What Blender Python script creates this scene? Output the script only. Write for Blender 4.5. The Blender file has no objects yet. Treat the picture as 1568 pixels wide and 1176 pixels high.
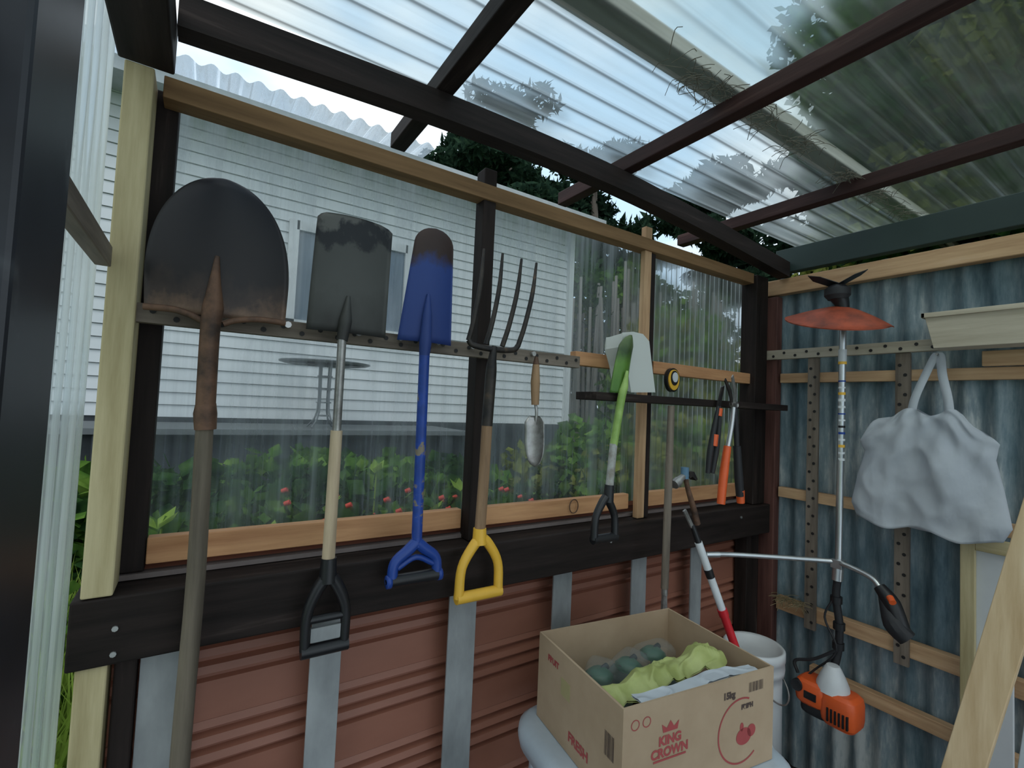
import bpy, math, random
import numpy as np
from mathutils import Vector, Matrix, noise as mnoise
random.seed(7); rng=np.random.default_rng(7)
scene=bpy.context.scene
COL=bpy.context.collection

# ---------------------------------------------------------------- materials
def newmat(name):
    m=bpy.data.materials.new(name); m.use_nodes=True
    nt=m.node_tree; nt.nodes.clear()
    out=nt.nodes.new('ShaderNodeOutputMaterial')
    return m,nt,out
def N(nt,t,**kw):
    n=nt.nodes.new(t)
    for k,v in kw.items(): setattr(n,k,v)
    return n
def noise(nt,scale,stretch=(1,1,1),detail=4,rough=0.6,dist=0.0):
    tc=N(nt,'ShaderNodeTexCoord'); mp=N(nt,'ShaderNodeMapping')
    mp.inputs['Scale'].default_value=stretch
    nt.links.new(tc.outputs['Object'],mp.inputs['Vector'])
    nz=N(nt,'ShaderNodeTexNoise'); nz.inputs['Scale'].default_value=scale
    nz.inputs['Detail'].default_value=detail; nz.inputs['Roughness'].default_value=rough
    nz.inputs['Distortion'].default_value=dist
    nt.links.new(mp.outputs[0],nz.inputs['Vector'])
    return nz.outputs['Fac']
def ramp(nt,fac,stops):
    r=N(nt,'ShaderNodeValToRGB')
    el=r.color_ramp.elements
    while len(el)<len(stops): el.new(0.5)
    for e,(p,c) in zip(el,stops):
        e.position=p; e.color=(c[0],c[1],c[2],1)
    nt.links.new(fac,r.inputs[0]); return r.outputs[0]
def math_(nt,op,a,b=None,clamp=False):
    n=N(nt,'ShaderNodeMath',operation=op); n.use_clamp=clamp
    for i,v in enumerate((a,b)):
        if v is None: continue
        if isinstance(v,(int,float)): n.inputs[i].default_value=v
        else: nt.links.new(v,n.inputs[i])
    return n.outputs[0]
def mat(name,stops,scale=8,stretch=(1,1,1),rough=0.6,metal=0.0,bump=0.0,spec=0.5,detail=5):
    m,nt,out=newmat(name)
    p=N(nt,'ShaderNodeBsdfPrincipled')
    if isinstance(stops[0],(int,float)):
        c=stops; stops=[(0.3,tuple(k*0.82 for k in c)),(0.7,c)]
    f=noise(nt,scale,stretch,detail)
    nt.links.new(ramp(nt,f,stops),p.inputs['Base Color'])
    p.inputs['Roughness'].default_value=rough; p.inputs['Metallic'].default_value=metal
    p.inputs['Specular IOR Level'].default_value=spec
    if bump:
        b=N(nt,'ShaderNodeBump'); b.inputs['Strength'].default_value=bump; b.inputs['Distance'].default_value=0.004
        nt.links.new(f,b.inputs['Height']); nt.links.new(b.outputs[0],p.inputs['Normal'])
    nt.links.new(p.outputs[0],out.inputs[0])
    return m
def wood(name,c1,c2,axis='x',rough=0.65,scale=14,c3=None,spec=0.35):
    s={'x':(0.08,1,1),'y':(1,0.08,1),'z':(1,1,0.08)}[axis]
    st=[(0.28,c1),(0.62,c2)]
    if c3: st.append((0.8,c3))
    return mat(name+'_'+axis,st,scale=scale*2.2,stretch=s,rough=rough,bump=0.35,spec=spec)
PINE1=(0.36,0.20,0.10); PINE2=(0.62,0.40,0.23)
pine={a:wood('pine',PINE1,PINE2,a,c3=(0.72,0.52,0.34)) for a in 'xyz'}
orng={a:wood('stained_pine',(0.36,0.16,0.07),(0.60,0.32,0.155),a) for a in 'xyz'}
brwn={a:wood('brown_stain',(0.15,0.08,0.032),(0.29,0.165,0.075),a) for a in 'xyz'}
dark={a:wood('dark_creosote',(0.007,0.005,0.004),(0.025,0.017,0.015),a,rough=0.65,c3=(0.075,0.055,0.047),spec=0.2) for a in 'xyz'}
dred={a:wood('dark_red_paint',(0.018,0.008,0.007),(0.045,0.019,0.017),a,rough=0.6,c3=(0.11,0.065,0.055),spec=0.25) for a in 'xyz'}
cream={a:wood('cream_timber',(0.34,0.27,0.13),(0.58,0.49,0.29),a,rough=0.6) for a in 'xyz'}
greyw={a:wood('weathered_wood',(0.085,0.065,0.05),(0.24,0.195,0.155),a) for a in 'xyz'}
palew={a:wood('pale_strap_wood',(0.28,0.24,0.18),(0.52,0.46,0.37),a) for a in 'xyz'}
handlew=wood('handle_wood',(0.10,0.055,0.03),(0.34,0.21,0.12),'z',c3=(0.50,0.36,0.23))
trowelw=wood('trowel_wood',(0.18,0.10,0.055),(0.40,0.25,0.14),'z')
grhandle=wood('grey_handle_wood',(0.075,0.06,0.045),(0.19,0.155,0.115),'z',c3=(0.27,0.22,0.16))
palehandle=wood('pale_handle_wood',(0.30,0.21,0.13),(0.60,0.47,0.32),'z')
hole=mat('hole_dark',(0.012,0.010,0.010))
nailm=mat('nail_steel',(0.55,0.55,0.55),metal=0.8,rough=0.35)
galv=mat('galvanised_strap',[(0.3,(0.20,0.21,0.215)),(0.6,(0.35,0.365,0.37)),(0.75,(0.43,0.445,0.45))],scale=9,stretch=(1,1,0.4),rough=0.5,metal=0.15)
steel=mat('worn_steel',[(0.35,(0.20,0.19,0.18)),(0.6,(0.42,0.41,0.40))],scale=20,rough=0.35,metal=0.7)
white_plastic=mat('white_plastic',(0.66,0.68,0.70),scale=3,rough=0.4)
black_plastic=mat('black_plastic',(0.010,0.010,0.012),rough=0.4)
black_pl2=mat('black_rubber',(0.016,0.016,0.019),rough=0.6)
orange_pl=mat('orange_plastic',(0.80,0.12,0.025),rough=0.4)
orange_dirty=mat('orange_guard',[(0.3,(0.12,0.03,0.018)),(0.65,(0.42,0.075,0.03))],scale=14,rough=0.55)
yellow_pl=mat('yellow_plastic',(0.85,0.48,0.05),rough=0.4)
blue_paint=mat('blue_paint_worn',[(0.40,(0.010,0.045,0.25)),(0.55,(0.014,0.06,0.34)),(0.59,(0.22,0.18,0.13))],scale=30,rough=0.45)
blue_pl=mat('blue_plastic',(0.012,0.055,0.30),rough=0.4)
lime=mat('lime_paint',[(0.4,(0.22,0.36,0.08)),(0.6,(0.34,0.50,0.14))],scale=16,rough=0.4)
red_pl=mat('red_plastic',(0.64,0.02,0.03),rough=0.4)
whitemet=mat('white_tube',(0.72,0.75,0.78),rough=0.3)
aluminium=mat('aluminium_tube',(0.60,0.62,0.63),rough=0.28,metal=0.85)

def zramp_mat(name,zs,scale=16,rough=0.5,metal=0.3,mixn=0.5,bump=0.3):
    m,nt,out=newmat(name); p=N(nt,'ShaderNodeBsdfPrincipled')
    tc=N(nt,'ShaderNodeTexCoord'); sp=N(nt,'ShaderNodeSeparateXYZ'); nt.links.new(tc.outputs['Object'],sp.inputs[0])
    z0,z1=zs[0][0],zs[-1][0]
    mr=math_(nt,'DIVIDE',math_(nt,'SUBTRACT',sp.outputs['Z'],z0),z1-z0)
    nz=noise(nt,scale,(1,1,0.7),6)
    f=math_(nt,'ADD',mr,math_(nt,'MULTIPLY',math_(nt,'SUBTRACT',nz,0.5),mixn),True)
    col=ramp(nt,f,[((z-z0)/(z1-z0),c) for z,c in zs])
    nt.links.new(col,p.inputs['Base Color']); p.inputs['Roughness'].default_value=rough; p.inputs['Metallic'].default_value=metal
    b=N(nt,'ShaderNodeBump'); b.inputs['Strength'].default_value=bump; b.inputs['Distance'].default_value=0.002
    nt.links.new(nz,b.inputs['Height']); nt.links.new(b.outputs[0],p.inputs['Normal'])
    nt.links.new(p.outputs[0],out.inputs[0]); return m
blade1=zramp_mat('digging_blade_steel',[(1.57,(0.22,0.14,0.095)),(1.60,(0.13,0.08,0.055)),(1.625,(0.05,0.035,0.03)),(1.67,(0.020,0.017,0.018)),(1.86,(0.010,0.010,0.015))],rough=0.45,mixn=0.6)
blade2=zramp_mat('square_blade_steel',[(1.57,(0.035,0.034,0.032)),(1.68,(0.075,0.077,0.073)),(1.785,(0.065,0.067,0.064)),(1.80,(0.018,0.020,0.024)),(1.82,(0.016,0.018,0.022)),(1.835,(0.10,0.10,0.094))],rough=0.55,mixn=0.6)
blade3=zramp_mat('blue_blade',[(1.57,(0.012,0.035,0.17)),(1.77,(0.014,0.045,0.21)),(1.81,(0.030,0.014,0.012)),(1.88,(0.038,0.018,0.014))],rough=0.6,metal=0.0,mixn=0.55)
blade4=zramp_mat('green_blade',[(1.48,(0.05,0.14,0.015)),(1.58,(0.10,0.22,0.03)),(1.62,(0.035,0.07,0.02)),(1.69,(0.16,0.22,0.09))],rough=0.4,metal=0.1)
rusty=mat('rusty_socket',[(0.35,(0.05,0.03,0.022)),(0.6,(0.17,0.09,0.055))],scale=22,rough=0.6,metal=0.3,bump=0.3)
forkm=mat('fork_steel',[(0.35,(0.015,0.014,0.015)),(0.6,(0.045,0.036,0.03)),(0.72,(0.11,0.07,0.045))],scale=24,rough=0.5,metal=0.4)

def corr_iron():
    m,nt,out=newmat('weathered_blue_iron'); p=N(nt,'ShaderNodeBsdfPrincipled')
    f1=noise(nt,4,(1,1.0,0.35),6,0.65); f2=noise(nt,30,(1,1,0.16),5,0.7)
    f=math_(nt,'ADD',math_(nt,'MULTIPLY',f1,0.55),math_(nt,'MULTIPLY',f2,0.45))
    c=ramp(nt,f,[(0.36,(0.055,0.10,0.125)),(0.46,(0.13,0.19,0.22)),(0.54,(0.235,0.29,0.315)),(0.62,(0.48,0.51,0.51))])
    nt.links.new(c,p.inputs['Base Color']); p.inputs['Roughness'].default_value=0.55; p.inputs['Metallic'].default_value=0.1
    nt.links.new(p.outputs[0],out.inputs[0]); return m
iron=corr_iron()
terra=mat('terracotta_cladding',[(0.3,(0.24,0.092,0.058)),(0.7,(0.32,0.13,0.085))],scale=4,stretch=(0.5,1,1.6),rough=0.5)

def clear_sheet(name,tint,base,axis,amount,pitch=None,valley=0.0,topz=None,topamt=0.0,white=(0.8,0.86,0.88),nscale=30,gloss=0.5,blot=0.0,glow=0.5,vpow=5.0,dk=(0.10,0.115,0.115),blur=0.0):
    m,nt,out=newmat(name)
    st={'x':(0.03,1,1),'y':(1,0.03,1),'z':(1,1,0.03)}[axis]
    f=noise(nt,nscale,st,4,0.65)
    g=noise(nt,3.0,(1,1,1),5,0.6)
    fac=math_(nt,'MULTIPLY',math_(nt,'SUBTRACT',f,0.42),amount*3.0,True)
    fac=math_(nt,'ADD',fac,base)
    if blot: fac=math_(nt,'ADD',fac,math_(nt,'MULTIPLY',math_(nt,'SUBTRACT',g,0.45),blot*3,True))
    tc=N(nt,'ShaderNodeTexCoord'); sp=N(nt,'ShaderNodeSeparateXYZ'); nt.links.new(tc.outputs['Object'],sp.inputs[0])
    if topz:
        t=math_(nt,'MULTIPLY',math_(nt,'SUBTRACT',math_(nt,'ADD',sp.outputs['Z'],math_(nt,'MULTIPLY',math_(nt,'SUBTRACT',f,0.5),0.35)),topz),6.0,True)
        fac=math_(nt,'ADD',fac,math_(nt,'MULTIPLY',t,topamt))
    fac=math_(nt,'MINIMUM',fac,0.93)
    tr=N(nt,'ShaderNodeBsdfTransparent'); tr.inputs[0].default_value=(*tint,1)
    clear=tr.outputs[0]
    if blur:
        # slightly frosted plastic: part of the light is softened while passing
        rf=N(nt,'ShaderNodeBsdfRefraction'); rf.inputs['Color'].default_value=(*tint,1); rf.inputs['Roughness'].default_value=0.5; rf.inputs['IOR'].default_value=1.035
        mb=N(nt,'ShaderNodeMixShader'); mb.inputs[0].default_value=blur
        nt.links.new(clear,mb.inputs[1]); nt.links.new(rf.outputs[0],mb.inputs[2]); clear=mb.outputs[0]
    tl=N(nt,'ShaderNodeBsdfTranslucent'); tl.inputs[0].default_value=(*white,1)
    df=N(nt,'ShaderNodeBsdfDiffuse'); df.inputs[0].default_value=(white[0]*0.9,white[1]*0.9,white[2]*0.9,1)
    mx=N(nt,'ShaderNodeMixShader'); mx.inputs[0].default_value=1-glow
    nt.links.new(tl.outputs[0],mx.inputs[1]); nt.links.new(df.outputs[0],mx.inputs[2])
    m2=N(nt,'ShaderNodeMixShader'); nt.links.new(fac,m2.inputs[0]); nt.links.new(clear,m2.inputs[1]); nt.links.new(mx.outputs[0],m2.inputs[2])
    cur=m2.outputs[0]
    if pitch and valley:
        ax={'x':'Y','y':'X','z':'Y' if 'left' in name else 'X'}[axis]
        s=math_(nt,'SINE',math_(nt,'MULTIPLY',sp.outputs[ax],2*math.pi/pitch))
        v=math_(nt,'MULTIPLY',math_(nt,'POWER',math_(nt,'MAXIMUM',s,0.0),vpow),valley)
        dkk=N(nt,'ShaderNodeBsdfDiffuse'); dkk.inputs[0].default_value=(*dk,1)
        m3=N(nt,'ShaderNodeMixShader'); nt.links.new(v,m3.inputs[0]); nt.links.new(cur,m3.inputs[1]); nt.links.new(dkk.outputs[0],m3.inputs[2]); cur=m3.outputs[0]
    gl=N(nt,'ShaderNodeBsdfGlossy'); gl.inputs['Roughness'].default_value=0.12; gl.inputs[0].default_value=(0.9,0.95,1,1)
    fr=N(nt,'ShaderNodeFresnel'); fr.inputs['IOR'].default_value=1.4
    m4=N(nt,'ShaderNodeMixShader'); nt.links.new(math_(nt,'MULTIPLY',fr.outputs[0],gloss),m4.inputs[0])
    nt.links.new(cur,m4.inputs[1]); nt.links.new(gl.outputs[0],m4.inputs[2])
    nt.links.new(m4.outputs[0],out.inputs[0]); return m
glaz_front=clear_sheet('clear_panel_front',(0.89,0.92,0.92),0.07,'z',0.32,topz=1.92,topamt=0.42,white=(0.50,0.56,0.59),blot=0.06,blur=0.15)
glaz_front2=clear_sheet('clear_panel_hazy',(0.76,0.78,0.77),0.12,'z',0.50,topz=1.98,topamt=0.15,nscale=50,white=(0.50,0.53,0.53),blur=0.5)
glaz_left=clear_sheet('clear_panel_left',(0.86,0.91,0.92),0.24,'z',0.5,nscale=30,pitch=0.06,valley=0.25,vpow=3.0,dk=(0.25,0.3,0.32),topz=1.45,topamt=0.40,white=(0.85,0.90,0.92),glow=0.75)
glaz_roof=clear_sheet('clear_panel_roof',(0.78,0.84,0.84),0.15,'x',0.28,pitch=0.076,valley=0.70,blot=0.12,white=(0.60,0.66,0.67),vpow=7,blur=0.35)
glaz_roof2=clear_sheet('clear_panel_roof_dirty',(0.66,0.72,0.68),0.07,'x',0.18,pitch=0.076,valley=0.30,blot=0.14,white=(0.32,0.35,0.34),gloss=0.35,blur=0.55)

# ---------------------------------------------------------------- mesh builder
def catmull(pts,sub=6):
    P=[Vector(p) for p in pts]
    if len(P)<3: return P
    Q=[P[0]*2-P[1]]+P+[P[-1]*2-P[-2]]; out=[]
    for i in range(1,len(Q)-2):
        for k in range(sub):
            t=k/sub
            a,b,c,d=Q[i-1],Q[i],Q[i+1],Q[i+2]
            out.append(0.5*((2*b)+(c-a)*t+(2*a-5*b+4*c-d)*t*t+(3*b-a-3*c+d)*t**3))
    out.append(P[-1]); return out
class MB:
    def __init__(s,name): s.name=name; s.V=[];s.F=[];s.M=[];s.S=[];s.mats=[]
    def mi(s,m):
        if m not in s.mats: s.mats.append(m)
        return s.mats.index(m)
    def add(s,v,f,m,smooth=False):
        o=len(s.V); s.V+= [tuple(p) for p in v]; i=s.mi(m)
        for q in f: s.F.append(tuple(o+k for k in q)); s.M.append(i); s.S.append(smooth)
        return s
    def box(s,x0,x1,y0,y1,z0,z1,m):
        v=[(x,y,z) for x in (x0,x1) for y in (y0,y1) for z in (z0,z1)]
        f=[(0,1,3,2),(4,6,7,5),(0,4,5,1),(2,3,7,6),(0,2,6,4),(1,5,7,3)]
        return s.add(v,f,m)
    def beam(s,p,q,w,h,m,up=(0,0,1)):
        p=Vector(p);q=Vector(q);d=(q-p).normalized();u=Vector(up)
        a=d.cross(u)
        if a.length<1e-4: a=d.cross(Vector((0,1,0)))
        a.normalize(); b=a.cross(d).normalized(); a=a*w/2; b=b*h/2
        v=[r+i*a+j*b for r in (p,q) for i in (-1,1) for j in (-1,1)]
        f=[(0,1,3,2),(4,6,7,5),(0,4,5,1),(2,3,7,6),(0,2,6,4),(1,5,7,3)]
        return s.add(v,f,m)
    def tube(s,pts,r,m,n=12,smooth=True,sub=0,flat=1.0):
        P=[Vector(p) for p in pts]
        if sub:
            rr=r if isinstance(r,(list,tuple)) else [r]*len(P)
            C=catmull(P,sub); R=[]
            for k in range(len(C)):
                t=k/(len(C)-1)*(len(P)-1); i=min(int(t),len(P)-2); R.append(rr[i]*(1-(t-i))+rr[i+1]*(t-i))
            P=C; r=R
        if not isinstance(r,(list,tuple)): r=[r]*len(P)
        V=[];F=[]
        ref=None
        for i,p in enumerate(P):
            d=(P[min(i+1,len(P)-1)]-P[max(i-1,0)]).normalized()
            if ref is None:
                ref=Vector((0,1,0)) if abs(d.y)<0.8 else Vector((1,0,0))
            a=d.cross(ref).normalized(); b=a.cross(d).normalized(); ref=b
            for k in range(n):
                t=2*math.pi*k/n
                V.append(p+a*math.cos(t)*r[i]+b*math.sin(t)*r[i]*flat)
        for i in range(len(P)-1):
            for k in range(n):
                F.append((i*n+k,i*n+(k+1)%n,(i+1)*n+(k+1)%n,(i+1)*n+k))
        s.add(V,F,m,smooth)
        s.add(V[:n],[tuple(range(n))],m); s.add(V[-n:],[tuple(range(n))],m)
        return s
    def lathe(s,c,prof,m,n=28,axis='z',smooth=True):
        V=[];F=[];L=len(prof)
        for (r,h) in prof:
            for k in range(n):
                t=2*math.pi*k/n; a,b=r*math.cos(t),r*math.sin(t)
                v={'z':(a,b,h),'x':(h,a,b),'y':(a,h,b)}[axis]
                V.append((c[0]+v[0],c[1]+v[1],c[2]+v[2]))
        for i in range(L-1):
            for k in range(n): F.append((i*n+k,i*n+(k+1)%n,(i+1)*n+(k+1)%n,(i+1)*n+k))
        F.append(tuple(range(n)));F.append(tuple(range((L-1)*n,L*n)))
        return s.add(V,F,m,smooth)
    def poly(s,outline,y0,y1,m,axis='y'):
        n=len(outline)
        def mk(a,b,h): return {'y':(a,h,b),'x':(h,a,b),'z':(a,b,h)}[axis]
        V=[mk(a,b,y0) for a,b in outline]+[mk(a,b,y1) for a,b in outline]
        F=[tuple(range(n)),tuple(range(2*n-1,n-1,-1))]+[(i,(i+1)%n,n+(i+1)%n,n+i) for i in range(n)]
        return s.add(V,F,m)
    def blade(s,rows,y0,bulge,m,th=0.003,ns=16,lean=0.0):
        """rows: (z,xl,xr) from top to bottom; convex toward -y"""
        V=[];F=[];nr=len(rows)
        for side in (0,1):
            for ri,(z,xl,xr) in enumerate(rows):
                for k in range(ns+1):
                    t=k/ns*2-1
                    x=(xl+xr)/2+t*(xr-xl)/2
                    w=min(1,(xr-xl)/0.12)
                    V.append((x,y0-bulge*(1-t*t)*w+side*th+lean*(ri/(nr-1)),z))
        n=ns+1
        for side in (0,1):
            o=side*nr*n
            for i in range(nr-1):
                for k in range(ns):
                    q=(o+i*n+k,o+i*n+k+1,o+(i+1)*n+k+1,o+(i+1)*n+k); F.append(q if side==0 else q[::-1])
        for i in range(nr-1):
            for k in (0,ns): F.append((i*n+k,(i+1)*n+k,nr*n+(i+1)*n+k,nr*n+i*n+k))
        for k in range(ns):
            for i in (0,nr-1): F.append((i*n+k,i*n+k+1,nr*n+i*n+k+1,nr*n+i*n+k))
        return s.add(V,F,m,True)
    def corr(s,o,ud,vd,nd,U,V_,prof,m,nv=1,smooth=True):
        o=Vector(o);ud=Vector(ud);vd=Vector(vd);nd=Vector(nd);V=[];F=[]
        for j in range(nv+1):
            for (u,h) in prof: V.append(o+ud*u+nd*h+vd*(V_*j/nv))
        n=len(prof)
        for j in range(nv):
            for i in range(n-1): F.append((j*n+i,j*n+i+1,(j+1)*n+i+1,(j+1)*n+i))
        return s.add(V,F,m,smooth)
    def done(s,bevel=0.0,parent=None):
        me=bpy.data.meshes.new(s.name); me.from_pydata(s.V,[],s.F)
        for m in s.mats: me.materials.append(m)
        me.polygons.foreach_set('material_index',s.M); me.polygons.foreach_set('use_smooth',s.S); me.update()
        ob=bpy.data.objects.new(s.name,me); COL.objects.link(ob)
        if bevel:
            b=ob.modifiers.new('bevel','BEVEL'); b.width=bevel; b.segments=2; b.limit_method='ANGLE'
        if parent: ob.parent=parent
        return ob
def sinprof(U,pitch,amp,seg=8,u0=0):
    n=int(U/pitch*seg)+1; return [(i*U/n,amp*math.sin(2*math.pi*(i*U/n+u0)/pitch)) for i in range(n+1)]
def bx(name,x0,x1,y0,y1,z0,z1,m,bevel=0.002): return MB(name).box(x0,x1,y0,y1,z0,z1,m).done(bevel)
def lerp_tab(tab,z):
    for (z0,a),(z1,b) in zip(tab,tab[1:]):
        if (z0>=z>=z1): t=(z0-z)/(z0-z1); return a+(b-a)*t
    return tab[-1][1]
def dgrip(b,x,y,zt,zb,w,m,mb,r=0.011,yd=0.0):
    for sgn in (-1,1):
        b.tube([(x,y,zt),(x+sgn*w*0.18,y,zt-0.018),(x+sgn*w*0.43,y,zt-(zt-zb)*0.45),(x+sgn*w*0.47,y,zb+r)],[r*1.1,r*1.05,r*0.95,r],m,sub=5)
    b.tube([(x-w*0.53,y,zb+r),(x+w*0.53,y,zb+r)],r*1.15,mb)
def knots(b,pts,m,r,axis='y',dep=0.0015):
    for (x,y,z) in pts:
        b.lathe((x,y,z),[(r,-dep),(r,dep)],m,n=8,axis=axis,smooth=False)

# ---------------------------------------------------------------- room shell
fl=MB('floor')
for i in range(24):
    x0=-0.2+i*0.1
    fl.box(x0+0.004,x0+0.096,-1.5,1.205,-0.03,0.0,dark['y'])
fl.done(0.002)
prof=[];z=0.0
while z<0.99:
    prof+=[(z,0),(z+0.078,0.004)]
    zz=z+0.078
    for k in range(3):
        prof+=[(zz+0.004,0.016),(zz+0.012,0.016),(zz+0.020,-0.004),(zz+0.034,0.002)]; zz+=0.036
    z=zz
w=MB('wall_front'); w.corr((-0.16,1.215,0),(0,0,1),(1,0,0),(0,1,0),0,2.3,prof,terra,smooth=False); w.done()
bx('sill_beam',-0.165,2.08,1.112,1.24,0.945,1.066,dark['x'],0.004)
b=MB('sill_bolts'); knots(b,[(-0.10,1.111,1.01),(-0.10,1.111,0.965),(0.235,1.111,1.0),(1.13,1.111,1.02),(1.86,1.111,1.03)],nailm,0.005,dep=0.003); b.done()
tr=MB('trim_1'); tr.box(-0.16,2.08,1.19,1.245,1.068,1.078,mat('sill_strip',(0.20,0.16,0.15),scale=20)); tr.done()
for a,b_ in [(-0.068,0.628),(0.676,1.290),(1.356,1.972)]: bx('timber_batten',a,b_,1.188,1.215,1.095,1.147,orng['x'])
bx('top_plate_timber',-0.095,1.972,1.142,1.19,2.012,2.055,brwn['x'])
tp=MB('timber_post'); tp.box(-0.152,-0.107,1.112,1.19,1.068,2.045,cream['z']); tp.done(0.003)
tp=MB('timber_post'); tp.box(-0.152,-0.107,1.12,1.19,0.0,0.944,cream['z']); tp.done(0.003)
tp=MB('timber_post'); tp.box(-0.100,-0.066,1.14,1.19,0.0,0.944,dark['z']); tp.done(0.003)
tp=MB('timber_post'); tp.box(-0.130,-0.070,1.195,1.242,1.080,2.05,dark['z']); tp.done(0.003)
mp=MB('timber_post'); mp.box(0.632,0.672,1.150,1.198,1.068,2.105,dark['z']); mp.done(0.003)
p2=MB('timber_post'); p2.box(1.294,1.328,1.150,1.172,1.068,2.10,pine['z']); p2.done(0.002)
p2=MB('timber_post'); p2.box(1.330,1.352,1.152,1.190,1.068,2.01,dark['z']); p2.done(0.002)
cp=MB('timber_post'); cp.box(1.975,2.065,1.130,1.20,1.068,2.05,dark['z']); cp.done(0.003)
cp=MB('timber_post'); cp.box(1.975,2.065,1.150,1.205,0,0.943,dark['z']); cp.done(0.003)
cp=MB('timber_post'); cp.box(2.095,2.138,1.105,1.20,0.0,1.97,wood('corner_red_paint',(0.06,0.022,0.018),(0.15,0.065,0.052),'z')); cp.done(0.003)
for (a,b_) in [(-0.062,0.0),(0.244,0.312),(0.586,0.668),(0.935,1.008),(1.277,1.350),(1.60,1.665)]:
    bx('metal_strap',a,b_,1.150,1.156,0.0,0.944,galv,0.001)
r=MB('perforated_tool_rail'); r.box(-0.140,0.985,1.125,1.148,1.566,1.602,greyw['x'])
k=[]
for i in range(30): k.append((-0.12+i*0.0375,1.1245,1.577+(i%2)*0.012))
knots(r,k,hole,0.0045)
knots(r,[(x,1.121,1.592) for x in (-0.115,-0.02,0.06,0.15,0.30,0.40,0.50,0.60,0.70,0.80)],nailm,0.006,dep=0.008)
r.done(0.001)
bx('timber_batten',0.99,1.290,1.150,1.180,1.578,1.622,orng['x']); bx('timber_batten',1.356,1.972,1.150,1.180,1.578,1.622,orng['x'])
bx('tool_shelf_rail',0.975,2.06,1.035,1.128,1.468,1.492,dark['x'])
# left wall
gl=MB('window_2'); gl.corr((-0.180,-1.3,0),(0,1,0),(0,0,1),(1,0,0),0,2.12,sinprof(2.5,0.06,0.007,10,-1.3),glaz_left); gl.done()
bx('timber_batten',-0.168,-0.145,-1.2,1.10,1.655,1.692,greyw['y'])
bx('roof_beam',-0.165,-0.078,-1.2,1.135,2.055,2.14,dark['y'],0.004)
dp=mat('smudged_dark_paint',[(0.3,(0.006,0.006,0.010)),(0.6,(0.018,0.019,0.027)),(0.75,(0.13,0.14,0.15))],scale=7,rough=0.4)
bx('timber_post',-0.168,-0.105,0.43,0.555,0.0,2.053,dp,0.004)
g=MB('window_1'); g.corr((-0.165,1.252,1.05),(1,0,0),(0,0,1),(0,1,0),0,1.02,sinprof(1.475,0.05,0.004,8),glaz_front)
g.corr((1.315,1.256,1.05),(1,0,0),(0,0,1),(0,1,0),0,1.02,sinprof(0.85,0.032,0.007,10),glaz_front2); g.done()
# right wall
w=MB('wall_right'); w.corr((2.158,-1.3,0),(0,1,0),(0,0,1),(1,0,0),0,2.06,sinprof(2.56,0.076,0.009,12),iron); w.done()
bx('timber_batten',2.100,2.142,-1.2,1.25,1.978,2.045,pine['y'],0.003)
bx('timber_batten',2.108,2.142,-1.2,1.095,1.590,1.630,pine['y'])
bx('timber_batten',2.084,2.106,-1.2,0.45,1.632,1.680,pine['y'])
bx('timber_batten',2.108,2.142,-1.2,1.095,1.100,1.142,pine['y'])
bx('timber_batten',2.108,2.142,-1.2,1.095,0.628,0.682,pine['y'])
bx('timber_batten',2.108,2.142,-1.2,0.96,0.408,0.455,pine['y'])
bx('fascia_board',2.10,2.142,-1.2,1.12,2.07,2.175,mat('dark_green_fascia',(0.022,0.042,0.038),rough=0.5),0.003)
r=MB('perforated_tool_rail'); r.box(2.080,2.104,-1.2,1.225,1.690,1.730,palew['y'])
knots(r,[(2.0795,1.2-i*0.045,1.703+(i%2)*0.013) for i in range(45)],hole,0.005,axis='x'); r.done(0.001)
for (a,b_) in [(0.934,0.975),(0.636,0.679)]:
    r=MB('perforated_upright_strap'); r.box(2.092,2.106,a,b_,0.60,1.689,greyw['z'])
    knots(r,[(2.0915,(a+b_)/2+(0.008 if i%2 else -0.008),0.63+i*0.035) for i in range(30)],hole,0.005,axis='x'); r.done(0.001)
# main roof beam (old bowed timber) and rafters
rb=MB('roof_beam')
pts=[(-0.075,2.140),(0.45,2.166),(1.0,2.168),(1.5,2.135),(2.095,2.078)]
V=[];F=[]
C=catmull([(x,0,z) for x,z in pts],6)
for p in C:
    for yy in (1.055,1.105):
        for zz in (-0.032,0.032): V.append((p.x,yy,p.z+zz))
for i in range(len(C)-1):
    a=i*4;b=a+4
    F+=[(a,b,b+1,a+1),(a+2,a+3,b+3,b+2),(a,a+2,b+2,b),(a+1,b+1,b+3,a+3)]
F+=[(0,1,3,2),(len(V)-4,len(V)-2,len(V)-1,len(V)-3)]
rb.add(V,F,dark['x']); rb.done()
for (x,wd,m) in [(0.46,0.046,dark['y']),(1.105,0.04,dred['y']),(1.805,0.045,dred['y'])]:
    bx('roof_rafter',x-wd/2,x+wd/2,-1.2,1.40,2.203,2.250,m,0.003)
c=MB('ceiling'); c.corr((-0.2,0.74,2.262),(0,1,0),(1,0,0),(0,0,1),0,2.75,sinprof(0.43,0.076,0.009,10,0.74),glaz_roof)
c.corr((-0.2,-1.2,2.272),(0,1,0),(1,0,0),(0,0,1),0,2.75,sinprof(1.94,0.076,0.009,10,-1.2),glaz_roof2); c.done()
bx('ridge_timber',-0.2,2.75,0.705,0.775,2.284,2.325,wood('bleached_timber',(0.28,0.265,0.215),(0.52,0.50,0.44),'x'),0.003)

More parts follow.
